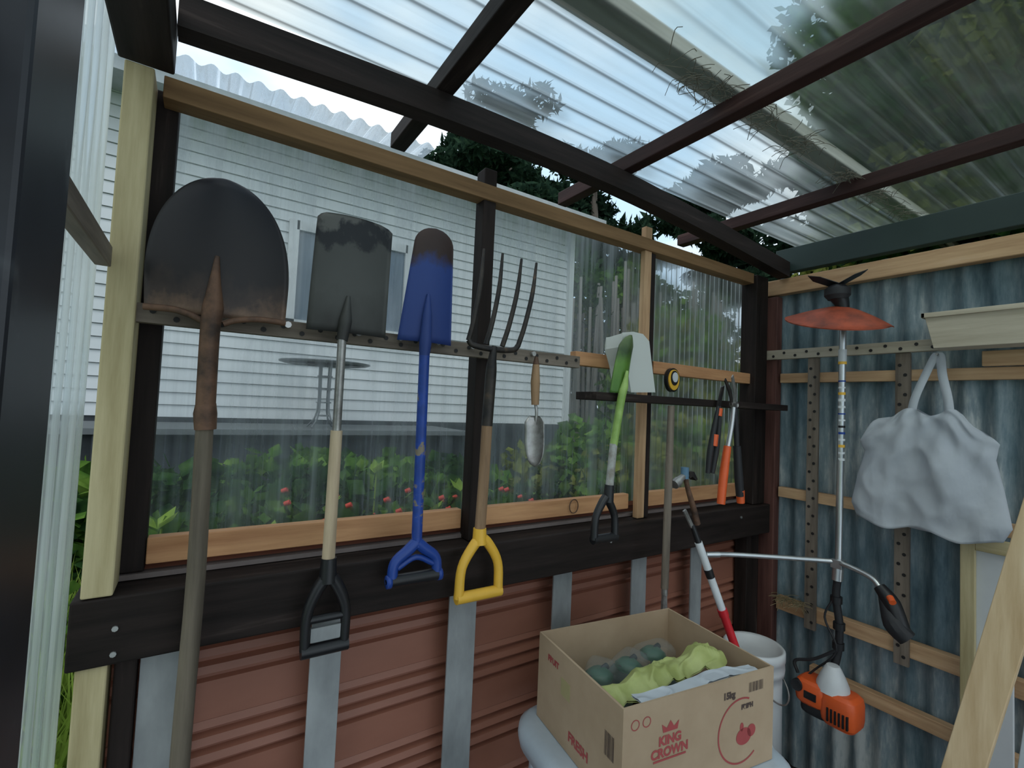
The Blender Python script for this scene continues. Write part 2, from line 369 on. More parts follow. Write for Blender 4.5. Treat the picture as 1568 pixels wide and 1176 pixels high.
def straws(name,centers,n,ln,spread,m,rad=0.0012):
    b=MB(name)
    for i in range(n):
        c=random.choice(centers); p=Vector(c)+Vector((random.gauss(0,spread),random.gauss(0,spread*0.4),random.gauss(0,0.004)))
        a=random.uniform(0,6.28); L=random.uniform(0.4,1)*ln
        q=p+Vector((math.cos(a)*L,math.sin(a)*L*0.7,random.uniform(-0.3,0.15)*L)); mid=(p+q)/2+Vector((random.gauss(0,.1),random.gauss(0,.1),0.1))*L
        b.tube([p,mid,q],rad,m,n=4,sub=3)
    return b.done()
strawm=mat('dry_straw',(0.17,0.155,0.12),rough=0.8)
straws('dry_grass',[(x,0.70,2.245) for x in (0.95,1.05,1.25,1.45,1.75,1.98,2.2)],260,0.10,0.04,strawm,rad=0.0009)
straws('straw_tuft',[(2.07,1.04,0.69),(2.07,0.98,0.69)],80,0.08,0.015,mat('golden_straw',(0.28,0.22,0.12),rough=0.8))

# ---------------------------------------------------------------- hanging tools
Y=1.085
b=MB('digging_shovel')
zt,zm=1.861,1.66
rows=[]
for i in range(33):
    t=i/32; zz=zt-(zt-1.585)*(t**1.6)
    if zz>zm:
        e=math.sqrt(max(0.0,1-((zz-zm)/(zt-zm))**2.25)); l=0.018-0.116*e; rr=0.018+0.125*e
    else: l=-0.098+(zm-zz)*0.06; rr=0.143-(zm-zz)*0.03
    rows.append((zz,l,rr))
b.blade(rows,Y+0.006,0.022,blade1,ns=24)
b.tube([(-0.094,Y-0.001,1.590),(-0.05,Y-0.008,1.590),(-0.02,Y-0.012,1.582),(0.0,Y-0.014,1.572)],0.006,rusty,sub=4)
b.tube([(0.140,Y-0.001,1.590),(0.09,Y-0.008,1.590),(0.05,Y-0.012,1.582),(0.03,Y-0.014,1.572)],0.006,rusty,sub=4)
b.tube([(0.013,Y-0.018,1.70),(0.012,Y-0.020,1.65),(0.012,Y-0.02,1.60),(0.010,Y-0.02,1.55),(0.012,Y-0.018,1.38)],[0.004,0.010,0.018,0.0165,0.0165],rusty,n=16,sub=4)
b.tube([(0.012,Y-0.018,1.42),(0.012,Y-0.018,1.40),(0.014,Y-0.018,1.37)],[0.0165,0.0195,0.0180],rusty,n=16)
b.tube([(0.012,Y-0.018,1.40),(0.016,Y-0.018,1.1),(0.012,Y-0.02,0.8),(0.012,Y-0.02,0.36)],[0.0145,0.0155,0.016,0.0165],grhandle,n=16,sub=4)
b.done()
b=MB('square_mouth_shovel')
rows=[]
for i in range(21):
    t=i/20
    zz=1.845-(1.845-1.584)*t**1.3
    l=0.192+(0.182-0.192)*t; rr=0.358+(0.354-0.358)*t
    if t<0.08: l+=0.012*(1-t/0.08)*1.4; rr-=0.02*(1-t/0.08)*1.4
    rows.append((zz,l,rr))
b.blade(rows,Y+0.004,0.012,blade2)
b.tube([(0.262,Y-0.010,1.665),(0.258,Y-0.014,1.61),(0.252,Y-0.018,1.565)],[0.004,0.014,0.012],blade2,sub=4)
b.tube([(0.252,Y-0.018,1.572),(0.252,Y-0.018,1.36)],0.0095,steel)
b.tube([(0.252,Y-0.018,1.37),(0.251,Y-0.018,1.08)],[0.0125,0.0135],palehandle)
b.tube([(0.252,Y-0.018,1.10),(0.252,Y-0.018,1.05)],[0.016,0.019],black_plastic)
for sg in (-1,1):
    b.tube([(0.254+sg*0.006,Y-0.018,1.06),(0.254+sg*0.024,Y-0.018,1.03),(0.254+sg*0.039,Y-0.018,0.985),(0.254+sg*0.040,Y-0.018,0.915)],[0.014,0.013,0.011,0.010],black_plastic,sub=5)
b.tube([(0.207,Y-0.018,0.912),(0.302,Y-0.018,0.912)],0.0135,black_plastic)
b.tube([(0.218,Y-0.018,0.975),(0.290,Y-0.018,0.975)],0.008,black_plastic)
b.box(0.224,0.284,Y-0.022,Y-0.012,0.930,0.958,galv)
b.done()
b=MB('trenching_shovel')
rows=[]
for i in range(25):
    t=i/24; zz=1.872-(1.872-1.584)*t**1.4
    d=(1.872-zz)
    hw=0.052*math.sqrt(max(0.0,1-max(0,(0.045-d)/0.045)**2)) if d<0.045 else 0.052+(d-0.045)/0.243*0.018
    cx=0.468-(0.468-0.454)*(d/0.288)
    rows.append((zz,cx-hw,cx+hw))
b.blade(rows,Y+0.006,0.016,blade3)
b.tube([(0.449,Y-0.012,1.70),(0.447,Y-0.016,1.65),(0.445,Y-0.018,1.585),(0.444,Y-0.018,1.55)],[0.004,0.011,0.015,0.0125],blade3,sub=4)
b.tube([(0.444,Y-0.018,1.56),(0.447,Y-0.018,1.3),(0.449,Y-0.018,1.10)],0.0125,blue_paint)
dgrip(b,0.449,Y-0.018,1.110,1.015,0.118,blue_pl,black_plastic,0.0125)
b.tube([(0.405,Y-0.018,1.055),(0.449,Y-0.018,1.075),(0.493,Y-0.018,1.055)],0.007,blue_pl,sub=4)
for xx in (0.386,0.511): b.lathe((xx,Y-0.018,1.027),[(0.006,-0.006),(0.015,-0.005),(0.015,0.005),(0.006,0.006)],blue_pl,n=14,axis='x')
b.done()
b=MB('garden_fork')
tips=[(0.613,1.855),(0.672,1.855),(0.735,1.853),(0.787,1.852)]
bas=[(0.566,1.602),(0.618,1.597),(0.668,1.597),(0.718,1.602)]
for (tx,tz),(bx_,bz) in zip(tips,bas):
    b.tube([(bx_,Y-0.008,bz),(bx_+(tx-bx_)*0.25,Y-0.012,bz+0.06),(bx_+(tx-bx_)*0.62,Y-0.006,bz+0.155),(tx,Y+0.018,tz)],[0.0072,0.0068,0.0064,0.0036],forkm,n=8,sub=5)
b.tube([(0.566,Y-0.008,1.603),(0.58,Y-0.011,1.590),(0.64,Y-0.014,1.585),(0.70,Y-0.011,1.590),(0.718,Y-0.008,1.603)],0.0078,forkm,n=8,sub=5)
b.tube([(0.640,Y-0.014,1.592),(0.633,Y-0.018,1.56),(0.631,Y-0.018,1.52),(0.626,Y-0.018,1.385)],[0.008,0.011,0.0145,0.0145],forkm,sub=4)
b.tube([(0.6265,Y-0.018,1.40),(0.624,Y-0.018,1.25),(0.619,Y-0.018,1.10)],0.0140,handlew)
b.tube([(0.619,Y-0.018,1.125),(0.620,Y-0.018,1.085)],[0.0165,0.019],yellow_pl)
dgrip(b,0.625,Y-0.018,1.10,0.945,0.122,yellow_pl,yellow_pl,0.0125)
b.done()
def trowel(x,zt,zh,zb,w,lean,y=1.098):
    b=MB('hand_trowel')
    b.tube([(x,y,zt),(x,y,zt-0.05),(x+lean*0.2,y,zh)],[0.0095,0.0135,0.011],trowelw,sub=3)
    b.tube([(x,y,zt+0.001),(x,y,zt+0.022)],[0.009,0.005],rusty)
    L=zh-zb; xb=x+lean
    b.tube([(x+lean*0.2,y,zh+0.005),(x+lean*0.3,y-0.006,zh-0.02),(x+lean*0.4,y,zb+L*0.68)],0.0045,steel,n=8,sub=4)
    rows=[]
    zt2=zb+L*0.82
    for i in range(17):
        t=i/16; hw=w/2*min(1,math.sqrt(t*6+0.25))*(1 if t<0.5 else math.sqrt(max(0.0,1-((t-0.5)/0.5)**2)))
        cx=x+lean*(0.4+0.6*t); rows.append((zt2+(zb-zt2)*t,cx-hw-1e-4,cx+hw+1e-4))
    b.blade(rows,y+0.004,0.014,steel,th=0.0015,ns=10)
    return b.done()
trowel(0.797,1.560,1.445,1.268,0.068,0.014)
b=MB('key_ring'); b.tube([(1.03+0.018*math.cos(a*0.3927),1.180,1.125+0.022*math.sin(a*0.3927)) for a in range(17)],0.0018,rusty,n=6); b.done()
b=MB('border_spade')
rows=[]
for i in range(21):
    t=i/20; zz=1.679-(1.679-1.492)*t
    cx=1.128-0.066*t**0.7; hw=0.033*math.sqrt(min(1,t*5+0.02)) if t<0.2 else 0.033+0.006*(t-0.2)
    rows.append((zz,cx-hw,cx+hw*0.85))
yb=1.050
b.blade(rows,yb,0.022,blade4,lean=-0.02)
b.tube([(1.078,yb-0.035,1.56),(1.066,yb-0.037,1.51),(1.057,yb-0.036,1.48),(1.036,yb-0.03,1.336)],[0.004,0.012,0.0125,0.0120],lime,sub=4)
b.tube([(1.036,yb-0.03,1.34),(1.024,yb-0.03,1.205)],0.0120,mat('grey_shaft',[(0.4,(0.25,0.23,0.20)),(0.6,(0.42,0.43,0.42))],scale=25))
b.tube([(1.025,yb-0.03,1.22),(1.022,yb-0.03,1.17)],[0.014,0.016],black_plastic)
dgrip(b,1.012,yb-0.03,1.185,1.055,0.088,black_plastic,black_plastic,0.0115)
b.done()
b=MB('plastic_scoop')
tm,nt,out=newmat('frosted_plastic')
pr=N(nt,'ShaderNodeBsdfPrincipled'); pr.inputs['Base Color'].default_value=(0.72,0.74,0.71,1); pr.inputs['Roughness'].default_value=0.4; pr.inputs['Alpha'].default_value=0.80
nt.links.new(pr.outputs[0],out.inputs[0])
ol=[(1.105,1.684),(1.150,1.692),(1.195,1.690),(1.225,1.670),(1.240,1.60),(1.262,1.506),(1.150,1.500),(1.128,1.58),(1.10,1.640)]
n=len(ol)
b.poly(ol,1.062,1.066,tm)
f=lambda q:(1.15+(q[0]-1.18)*0.8,1.60+(q[1]-1.60)*0.86)
b.poly([f(q) for q in ol],1.118,1.121,tm)
for i in range(n):
    a=ol[i];c=ol[(i+1)%n]
    if i in (5,): continue
    a2=f(a);c2=f(c)
    b.add([(a[0],1.064,a[1]),(c[0],1.064,c[1]),(c2[0],1.12,c2[1]),(a2[0],1.12,a2[1])],[(0,1,2,3)],tm)
b.done(0.002)
b=MB('oval_thermometer')
def oval(cx,cz,a,c,n=28): return [(cx+a*math.sin(2*math.pi*i/n),cz+c*math.cos(2*math.pi*i/n)*(1 if math.cos(2*math.pi*i/n)>0 else 1.15)) for i in range(n)]
b.poly(oval(1.447,1.562,0.036,0.040),1.135,1.148,black_plastic)
b.poly(oval(1.447,1.562,0.028,0.034),1.131,1.135,yellow_pl)
b.poly(oval(1.447,1.568,0.019,0.024),1.128,1.131,black_plastic)
b.poly(oval(1.447,1.570,0.014,0.016),1.126,1.128,white_plastic)
b.done(0.001)
b=MB('hand_pruner')
for dx in (-0.012,0.014):
    b.tube([(1.546+dx*0.3,1.015,1.470),(1.535+dx,1.015,1.40),(1.517+dx*1.3,1.015,1.31),(1.503+dx,1.015,1.235)],[0.005,0.009,0.0105,0.008],black_pl2,sub=4)
b.tube([(1.552,1.015,1.462),(1.546,1.015,1.435)],[0.010,0.011],orange_pl); b.tube([(1.521,1.010,1.37),(1.515,1.010,1.33)],[0.0115,0.0115],orange_pl)
b.poly([(1.538,1.46),(1.556,1.46),(1.580,1.545),(1.566,1.54)],1.016,1.022,forkm)
b.done()
b=MB('loppers')
yy=0.995
b.tube([(1.606,yy,1.478),(1.594,yy,1.40),(1.570,yy,1.31)],[0.008,0.0085,0.0085],aluminium,sub=3)
b.tube([(1.572,yy,1.33),(1.555,yy,1.24),(1.541,yy,1.13)],[0.013,0.015,0.014],orange_pl,sub=3)
b.tube([(1.610,yy,1.478),(1.622,yy,1.40),(1.632,yy,1.30)],[0.010,0.0095,0.009],black_pl2,sub=3)
b.tube([(1.630,yy,1.33),(1.645,yy,1.22),(1.657,yy,1.15)],[0.013,0.015,0.014],black_pl2,sub=3)
b.tube([(1.656,yy,1.17),(1.662,yy,1.125)],[0.0150,0.0135],orange_pl)
b.lathe((1.606,yy,1.478),[(0.010,-0.012),(0.012,0),(0.010,0.012)],steel,n=14,axis='y')
b.poly([(1.596,1.47),(1.616,1.475),(1.616,1.53),(1.592,1.585),(1.584,1.575),(1.599,1.52)],yy-0.004,yy,steel)
b.poly([(1.594,1.475),(1.607,1.472),(1.592,1.53),(1.555,1.570),(1.550,1.560),(1.576,1.52)],yy+0.001,yy+0.005,forkm)
b.done()
b=MB('claw_hammer')
b.tube([(1.352,1.005,1.250),(1.366,1.005,1.20),(1.40,1.005,1.13),(1.425,1.005,1.07)],[0.008,0.008,0.010,0.011],rusty,sub=4)
b.tube([(1.318,1.005,1.218),(1.345,1.005,1.232),(1.368,1.005,1.236)],[0.013,0.010,0.010],steel,sub=3)
b.tube([(1.300,1.005,1.208),(1.321,1.005,1.219)],0.0155,steel)
b.poly([(1.362,1.248),(1.385,1.248),(1.405,1.222),(1.398,1.218),(1.378,1.232),(1.362,1.226)],0.993,1.017,forkm)
b.tube([(1.352,1.005,1.262),(1.352,1.005,1.225)],0.013,mat('blue_grip',(0.10,0.20,0.30)))
b.done()
b=MB('edging_chisel')
b.tube([(1.283,1.012,1.462),(1.280,1.012,1.18),(1.276,1.012,0.88)],[0.011,0.012,0.012],greyw['z'])
b.tube([(1.276,1.012,0.90),(1.276,1.012,0.86)],0.010,steel); b.poly([(1.268,0.87),(1.284,0.87),(1.288,0.80),(1.264,0.80)],1.008,1.016,steel)
b.done()
b=MB('pruning_pole')
A=Vector((1.372,0.985,1.075)); Bq=Vector((1.765,0.793,0.0)); 
def L_(t): return A+(Bq-A)*t
b.tube([L_(0.0),L_(0.06)],[0.008,0.011],black_plastic)
b.tube([L_(0.05),L_(0.25)],0.0125,whitemet); b.tube([L_(0.13),L_(0.155)],[0.0145,0.0135],black_plastic)
b.tube([L_(0.25),L_(0.27)],0.016,red_pl); b.tube([L_(0.265),L_(0.43)],0.0135,red_pl)
b.tube([L_(0.42),L_(1.0)],0.0085,whitemet)
b.poly([(A.x-0.05,A.z+0.05),(A.x-0.038,A.z+0.056),(A.x+0.006,A.z-0.004),(A.x-0.006,A.z-0.008)],A.y-0.003,A.y+0.003,steel)
b.done()

# ---------------------------------------------------------------- string trimmer
b=MB('string_trimmer')
X=1.975
b.tube([(X,0.800,1.82),(X,0.803,1.3),(X,0.806,0.90)],0.0115,aluminium)
b.tube([(X,0.806,0.93),(X,0.809,0.86)],0.018,aluminium)
b.tube([(X,0.806,0.88),(X,0.812,0.80),(X,0.80,0.70),(X,0.805,0.60),(X-0.01,0.825,0.50)],[0.0125,0.013,0.013,0.013,0.014],black_pl2,sub=5)
b.tube([(X-0.012,0.812,0.80),(X-0.02,0.84,0.72),(X-0.02,0.80,0.62),(X-0.02,0.87,0.52),(X-0.04,0.90,0.48)],0.004,black_pl2,sub=6,n=6)
b.tube([(X-0.02,0.80,0.62),(X-0.03,0.87,0.56),(X-0.04,0.93,0.53),(X-0.04,0.92,0.49)],0.006,black_pl2,sub=6,n=6)
for yc,zz in ((0.811,0.79),(0.803,0.63),(0.801,0.70)): b.tube([(X,yc,zz-0.012),(X,yc,zz+0.012)],0.019,black_plastic)
b.box(X-0.02,X+0.02,0.788,0.824,0.905,0.935,aluminium)
sk=[blue_pl,whitemet,yellow_pl,whitemet,whitemet,blue_pl,whitemet,black_plastic]
for k in range(13): 
    zz=1.58-k*0.024; b.tube([(X,0.8015,zz),(X,0.8016,zz+random.uniform(0.005,0.010))],0.0119,sk[k%8])
b.tube([(X,0.801,1.70),(X,0.801,1.655)],0.0135,white_plastic); b.tube([(X,0.801,1.655),(X,0.801,1.645)],0.0137,yellow_pl)
b.tube([(1.62,1.075,0.925),(1.72,1.015,0.925),(1.955,0.83,0.925),(1.955,0.78,0.927),(1.93,0.69,0.915),(1.92,0.655,0.885)],[0.009]*6,aluminium,sub=5)
b.tube([(1.602,1.088,0.922),(1.64,1.06,0.925)],0.0105,aluminium)
b.tube([(1.92,0.662,0.895),(1.91,0.625,0.855),(1.90,0.592,0.785)],[0.018,0.026,0.022],black_plastic,sub=4)
b.tube([(1.915,0.655,0.875),(1.895,0.615,0.80),(1.90,0.580,0.765)],[0.010,0.030,0.028],black_pl2,sub=4)
b.tube([(1.895,0.625,0.878),(1.880,0.612,0.868)],0.010,orange_pl)
b.tube([(X,0.800,1.81),(X-0.005,0.803,1.87),(X-0.02,0.812,1.905)],[0.017,0.024,0.032],black_plastic,sub=4,n=16)
b.lathe((X-0.02,0.812,1.905),[(0.030,-0.02),(0.042,-0.005),(0.042,0.02),(0.022,0.035),(0.010,0.040)],black_pl2,n=24)
for k in range(3):
    a0=math.radians(20+k*120); c0=Vector((X-0.02,0.812,1.935))
    d=Vector((math.cos(a0),math.sin(a0),0.22 if k==0 else 0.35)); e=Vector((-math.sin(a0),math.cos(a0),0.15))
    v=[c0+e*0.022,c0-e*0.022,c0+d*0.075-e*0.024,c0+d*0.105,c0+d*0.07+e*0.020]
    v2=[p+Vector((0,0,0.003)) for p in v]
    b.add(v+v2,[(0,1,2,3,4),(9,8,7,6,5),(0,5,6,1),(1,6,7,2),(2,7,8,3),(3,8,9,4),(4,9,5,0)],black_plastic)
# guard: dished shield, drooping to one side
V=[];F=[];nr,na=8,34
for s_ in (0,1):
    for i in range(nr+1):
        rr=0.025+i/nr*0.148
        for j in range(na+1):
            th=math.radians(80+j/na*205)
            q=(rr/0.173)**1.5
            drop=0.055+0.045*max(0,-math.cos(th))-0.040*math.sin(th)
            V.append((X-0.005+rr*math.cos(th)*0.80,0.822+rr*math.sin(th)*1.0,1.862-q*max(0.02,drop)+s_*0.004))
n=na+1; o=(nr+1)*n
for s_ in (0,1):
    for i in range(nr):
        for j in range(na): F.append((s_*o+i*n+j,s_*o+i*n+j+1,s_*o+(i+1)*n+j+1,s_*o+(i+1)*n+j))
for j in range(na): F.append((nr*n+j,nr*n+j+1,o+nr*n+j+1,o+nr*n+j))
b.add(V,F,orange_dirty,True)
ex,ey,ez=1.935,0.812,0.452
def rbox(cx,cy,cz,hx_,hy_,hz_,m,r=0.3):
    """rounded housing"""
    V=[];F=[];nn=20
    lv=[(-1.0,0.80),(-0.8,0.95),(-0.4,1.0),(0.4,1.0),(0.8,0.93),(1.0,0.72)]
    sq=lambda q:math.copysign(abs(q)**0.5,q)
    for h,s in lv:
        for k in range(nn):
            a=2*math.pi*k/nn; V.append((cx+hx_*s*sq(math.cos(a)),cy+hy_*s*sq(math.sin(a)),cz+hz_*h))
    for i in range(5):
        for k in range(nn): F.append((i*nn+k,i*nn+(k+1)%nn,(i+1)*nn+(k+1)%nn,(i+1)*nn+k))
    F.append(tuple(range(nn)));F.append(tuple(5*nn+k for k in range(nn)))
    b.add(V,F,m,True)
rbox(ex,ey+0.045,ez+0.005,0.055,0.056,0.042,orange_pl)
rbox(ex,ey-0.040,ez-0.012,0.056,0.058,0.055,orange_pl)
rbox(ex,ey+0.035,ez-0.045,0.045,0.05,0.025,black_pl2)
for k in range(6): b.box(ex-0.0595,ex-0.050,ey-0.080+k*0.012,ey-0.074+k*0.012,ez-0.050,ez-0.005,black_plastic)
b.box(ex-0.0585,ex-0.050,ey+0.02,ey+0.06,ez-0.010,ez+0.015,black_plastic)
b.lathe((ex-0.052,ey+0.085,ez+0.02),[(0.018,-0.008),(0.020,0.0),(0.020,0.012)],black_pl2,n=20,axis='x')
b.lathe((ex,ey-0.01,ez+0.035),[(0.052,0.0),(0.050,0.02),(0.038,0.05),(0.026,0.075),(0.020,0.085)],white_plastic,n=20)
b.done(0.001)

# ---------------------------------------------------------------- tote bag
bagm,nt,out=newmat('thin_white_fabric')
tl=N(nt,'ShaderNodeBsdfTranslucent'); tl.inputs[0].default_value=(0.55,0.59,0.65,1)
df=N(nt,'ShaderNodeBsdfDiffuse'); mx=N(nt,'ShaderNodeMixShader'); mx.inputs[0].default_value=0.85
nt.links.new(ramp(nt,noise(nt,4,(1,1,1)),[(0.3,(0.42,0.45,0.50)),(0.7,(0.57,0.60,0.64))]),df.inputs[0])
bp=N(nt,'ShaderNodeBump'); bp.inputs['Strength'].default_value=0.5; bp.inputs['Distance'].default_value=0.01
nt.links.new(noise(nt,14,(1,1.3,0.6),3),bp.inputs['Height']); nt.links.new(bp.outputs[0],df.inputs['Normal'])
nt.links.new(tl.outputs[0],mx.inputs[1]); nt.links.new(df.outputs[0],mx.inputs[2]); nt.links.new(mx.outputs[0],out.inputs[0])
b=MB('tote_bag')
nu,nv=120,50; V=[];F=[]
for j in range(nv+1):
    t=j/nv
    yl=lerp_tab([(1,0.665),(0.93,0.72),(0.80,0.752),(0.66,0.735),(0.4,0.758),(0.12,0.775),(0,0.76)],1-t)
    yr=lerp_tab([(1,0.475),(0.93,0.43),(0.80,0.392),(0.66,0.400),(0.4,0.382),(0.12,0.366),(0,0.385)],1-t)
    for i in range(nu):
        a=2*math.pi*i/nu; cy=(yl+yr)/2; hw=(yl-yr)/2
        yy_=cy+hw*math.cos(a)
        zb=1.478-0.385*t
        dep=0.012+0.030*math.sin(min(1,t*1.1)*math.pi*0.62)
        g_=mnoise.noise(Vector((yy_*9,zb*4,1.0+(a>math.pi)*5)))+0.6*mnoise.noise(Vector((yy_*26,zb*11,3.0)))
        f1=math.sin((yy_-0.602)/(0.05+0.30*t)*9.0)*0.5+math.sin((yy_-0.50)/(0.05+0.30*t)*8.0)*0.5
        cr=1-abs(mnoise.noise(Vector((yy_*12+zb*5,zb*7-yy_*4,8.0))))*3.0
        fold=0.018*g_+0.012*f1*(1-abs(t-0.45))+0.010*max(0,cr)
        s_=math.sin(a)
        xx=2.0-(dep*s_+abs(s_)**0.5*fold*(1 if s_>0 else 0.3))
        top=(1-t)**2
        peak=0.012*math.cos((yy_-0.602)*60)-0.35*max(0,abs(yy_-0.565)-0.07)
        bott=0.012*math.sin(yy_*34+1)*t+0.02*max(0,0.55-yy_)*-1*t
        V.append((xx,yy_,zb+top*peak+bott))
for j in range(nv):
    for i in range(nu): F.append((j*nu+i,j*nu+(i+1)%nu,(j+1)*nu+(i+1)%nu,(j+1)*nu+i))
F.append(tuple(nv*nu+i for i in range(nu)))
b.add(V,F,bagm,True)
for dy,xo in ((0.050,1.99),(-0.050,1.99)):
    y0=0.553
    pts=[(xo,y0+dy,1.45),(xo+0.01,y0+dy*0.85,1.52),(xo+0.035,y0+dy*0.45,1.60),(xo+0.07,y0+dy*0.16,1.665),(xo+0.075,y0,1.680)]
    C=catmull(pts,6); V=[];F=[]
    for p in C:
        wd=0.012
        V+= [(p.x-0.002,p.y-wd,p.z),(p.x-0.005,p.y,p.z),(p.x-0.002,p.y+wd,p.z),(p.x+0.002,p.y+wd,p.z),(p.x+0.002,p.y-wd,p.z)]
    for i in range(len(C)-1):
        a=5*i;c_=a+5
        for q in range(5): F.append((a+q,a+(q+1)%5,c_+(q+1)%5,c_+q))
    b.add(V,F,bagm,True)
b.tube([(2.05,0.553,1.674),(2.105,0.553,1.676)],0.004,steel,n=8)
b.done()
b=MB('wooden_trough'); tm2=wood('bare_pale_wood',(0.40,0.34,0.25),(0.60,0.53,0.42),'y')
def trough(b,x0,x1,y0,y1,z0,z1,ins,m,th=0.004):
    o=[(x0,y0),(x1,y0),(x1,y1),(x0,y1)]; i_=[(x0+ins,y0+ins),(x1-ins,y0+ins),(x1-ins,y1-ins),(x0+ins,y1-ins)]
    V=[(x,y,z1) for x,y in o]+[(x,y,z0) for x,y in i_]
    V+=[(x+(th if x==x0 else -th),y+(th if y==y0 else -th),z1) for x,y in o]+[(x,y,z0+th) for x,y in i_]
    F=[(4,5,6,7),(12,13,14,15)]
    for k in range(4):
        n_=(k+1)%4; F+=[(k,n_,4+n_,4+k),(8+k,n_+8,12+n_,12+k),(k,n_,8+n_,8+k)]
    b.add(V,F,m)
trough(b,1.945,2.078,-0.05,0.555,1.684,1.793,0.018,tm2,th=0.008)
b.box(1.938,1.947,-0.06,0.562,1.781,1.796,tm2); b.box(1.938,2.078,0.553,0.562,1.781,1.796,tm2)
b.done(0.001)

# ---------------------------------------------------------------- leaning timber, framed panel
b=MB('framed_panel')
b.box(2.050,2.062,0.375,0.47,0.0,1.085,white_plastic)
b.box(2.034,2.050,0.455,0.490,0.0,1.098,cream['z']); b.box(2.034,2.050,0.36,0.455,1.056,1.098,cream['y']); b.done(0.002)
b=MB('timber_plank'); p=Vector((1.70,0.235,1.36)); q=Vector((1.62,0.505,0.01))
b.beam(p,q,0.028,0.072,wood('plank_pine',(0.46,0.31,0.16),(0.66,0.50,0.31),'z',c3=(0.72,0.58,0.40)),up=(0,1,0)); b.done(0.002)
b=MB('timber_plank'); p=Vector((1.86,0.215,1.20)); q=Vector((1.80,0.33,0.01))
b.beam(p,q,0.02,0.10,mat('white_board',(0.50,0.56,0.60),scale=5),up=(0,1,0)); b.done(0.002)
b=MB('timber_offcuts')
for (x0,y0,x1,y1,zz) in [(1.85,0.84,2.0,0.50,0.025),(1.94,0.86,2.05,0.58,0.025),(1.84,0.66,2.05,0.62,0.076)]:
    b.beam((x0,y0,zz),(x1,y1,zz),0.07,0.05,dark['x'])
b.done(0.004)

# ---------------------------------------------------------------- cardboard box on stool
card=mat('cardboard',[(0.3,(0.37,0.26,0.165)),(0.7,(0.47,0.345,0.23))],scale=5,rough=0.8)
cardin=mat('cardboard_inside',[(0.3,(0.30,0.20,0.12)),(0.7,(0.40,0.28,0.175))],scale=5,rough=0.85)
redink=mat('red_ink',(0.40,0.07,0.07),rough=0.8); blkink=mat('black_ink',(0.09,0.06,0.05),rough=0.8)
ang=math.radians(-8.0); ca,sa=math.cos(ang),math.sin(ang); BC=Vector((1.002,0.832,0.0)); LX,LY=0.452,0.352; Z0,Z1=0.622,0.838
def W(x,y,z): return (BC.x+x*ca-y*sa,BC.y+x*sa+y*ca,z)
b=MB('cardboard_box')
def lbox(x0,x1,y0,y1,z0,z1,m):
    v=[W(x,y,z) for x in (x0,x1) for y in (y0,y1) for z in (z0,z1)]
    b.add(v,[(0,1,3,2),(4,6,7,5),(0,4,5,1),(2,3,7,6),(0,2,6,4),(1,5,7,3)],m)
hx,hy,t_=LX/2,LY/2,0.005
lbox(-hx,hx,-hy,-hy+t_,Z0,Z1,card); lbox(-hx,hx,hy-t_,hy,Z0,Z1,card)
lbox(-hx,-hx+t_,-hy+t_,hy-t_,Z0,Z1,card); lbox(hx-t_,hx,-hy+t_,hy-t_,Z0,Z1,card)
lbox(-hx+t_,hx-t_,-hy+t_,hy-t_,Z0,Z0+t_,cardin)
lbox(-hx+t_,-hx+t_+0.003,-hy+t_+.01,hy-t_-.01,Z0+0.03,Z1-0.002,cardin)
def text_on(txt,size,fn,m):
    cu=bpy.data.curves.new('t','FONT'); cu.body=txt; cu.size=size; cu.align_x='CENTER'; cu.offset=0.0012
    o=bpy.data.objects.new('tmp',cu); COL.objects.link(o)
    dg=bpy.context.evaluated_depsgraph_get(); me=o.evaluated_get(dg).to_mesh()
    V=[fn(v.co.x,v.co.y) for v in me.vertices]; F=[tuple(p.vertices) for p in me.polygons]
    o.evaluated_get(dg).to_mesh_clear(); bpy.data.objects.remove(o)
    b.add(V,F,m)
fy=-hy-0.0008
front=lambda cx,cz:(lambda u,v:W(cx+u,fy,cz+v))
text_on('KING',0.026,front(-0.10,0.742),redink); text_on('CROWN',0.026,front(-0.10,0.718),redink)
lbox(-0.145,-0.055,fy-0.0004,fy,0.710,0.714,redink)
text_on('FRESH',0.014,front(0.135,0.762),blkink); text_on('15kg',0.020,front(0.075,0.795),blkink)
def ring(cx,cz,r0,r1,m,n=36,a0=0,a1=2*math.pi,sx=1.0):
    V=[];F=[]
    for i in range(n+1):
        a=a0+(a1-a0)*i/n
        for r in (r0,r1): V.append(W(cx+r*math.cos(a)*sx,fy,cz+r*math.sin(a)))
    for i in range(n): F.append((2*i,2*i+1,2*i+3,2*i+2))
    b.add(V,F,m)
ring(0.115,0.715,0.070,0.074,redink,a0=1.2,a1=5.4); ring(0.125,0.70,0.0,0.019,redink,sx=1.3); ring(0.150,0.708,0.0,0.014,redink); ring(0.118,0.722,0.0,0.010,redink,sx=0.6)
V=[front(-0.10,0.767)(x,z) for x,z in [(-0.02,0),(0.02,0),(0.024,0.018),(0.010,0.008),(0,0.022),(-0.010,0.008),(-0.024,0.018)]]
b.add(V,[tuple(range(7))],redink)
ring(-0.195,0.80,0.009,0.011,redink); ring(-0.165,0.80,0.009,0.011,redink)
def bars(fn,cx,cz,w,h,n):
    for i in range(n):
        x=cx+i*w/n; ww=w/n*random.choice([0.3,0.5,0.65]); b.add([fn(x,cz),fn(x+ww,cz),fn(x+ww,cz+h),fn(x,cz+h)],[(0,1,2,3)],blkink)
bars(lambda u,v:W(u,fy,v),0.14,0.795,0.05,0.022,14)
fx=-hx-0.0008; leftf=lambda u,v:W(fx,-u,v)
bars(leftf,0.118,0.715,0.034,0.05,11)
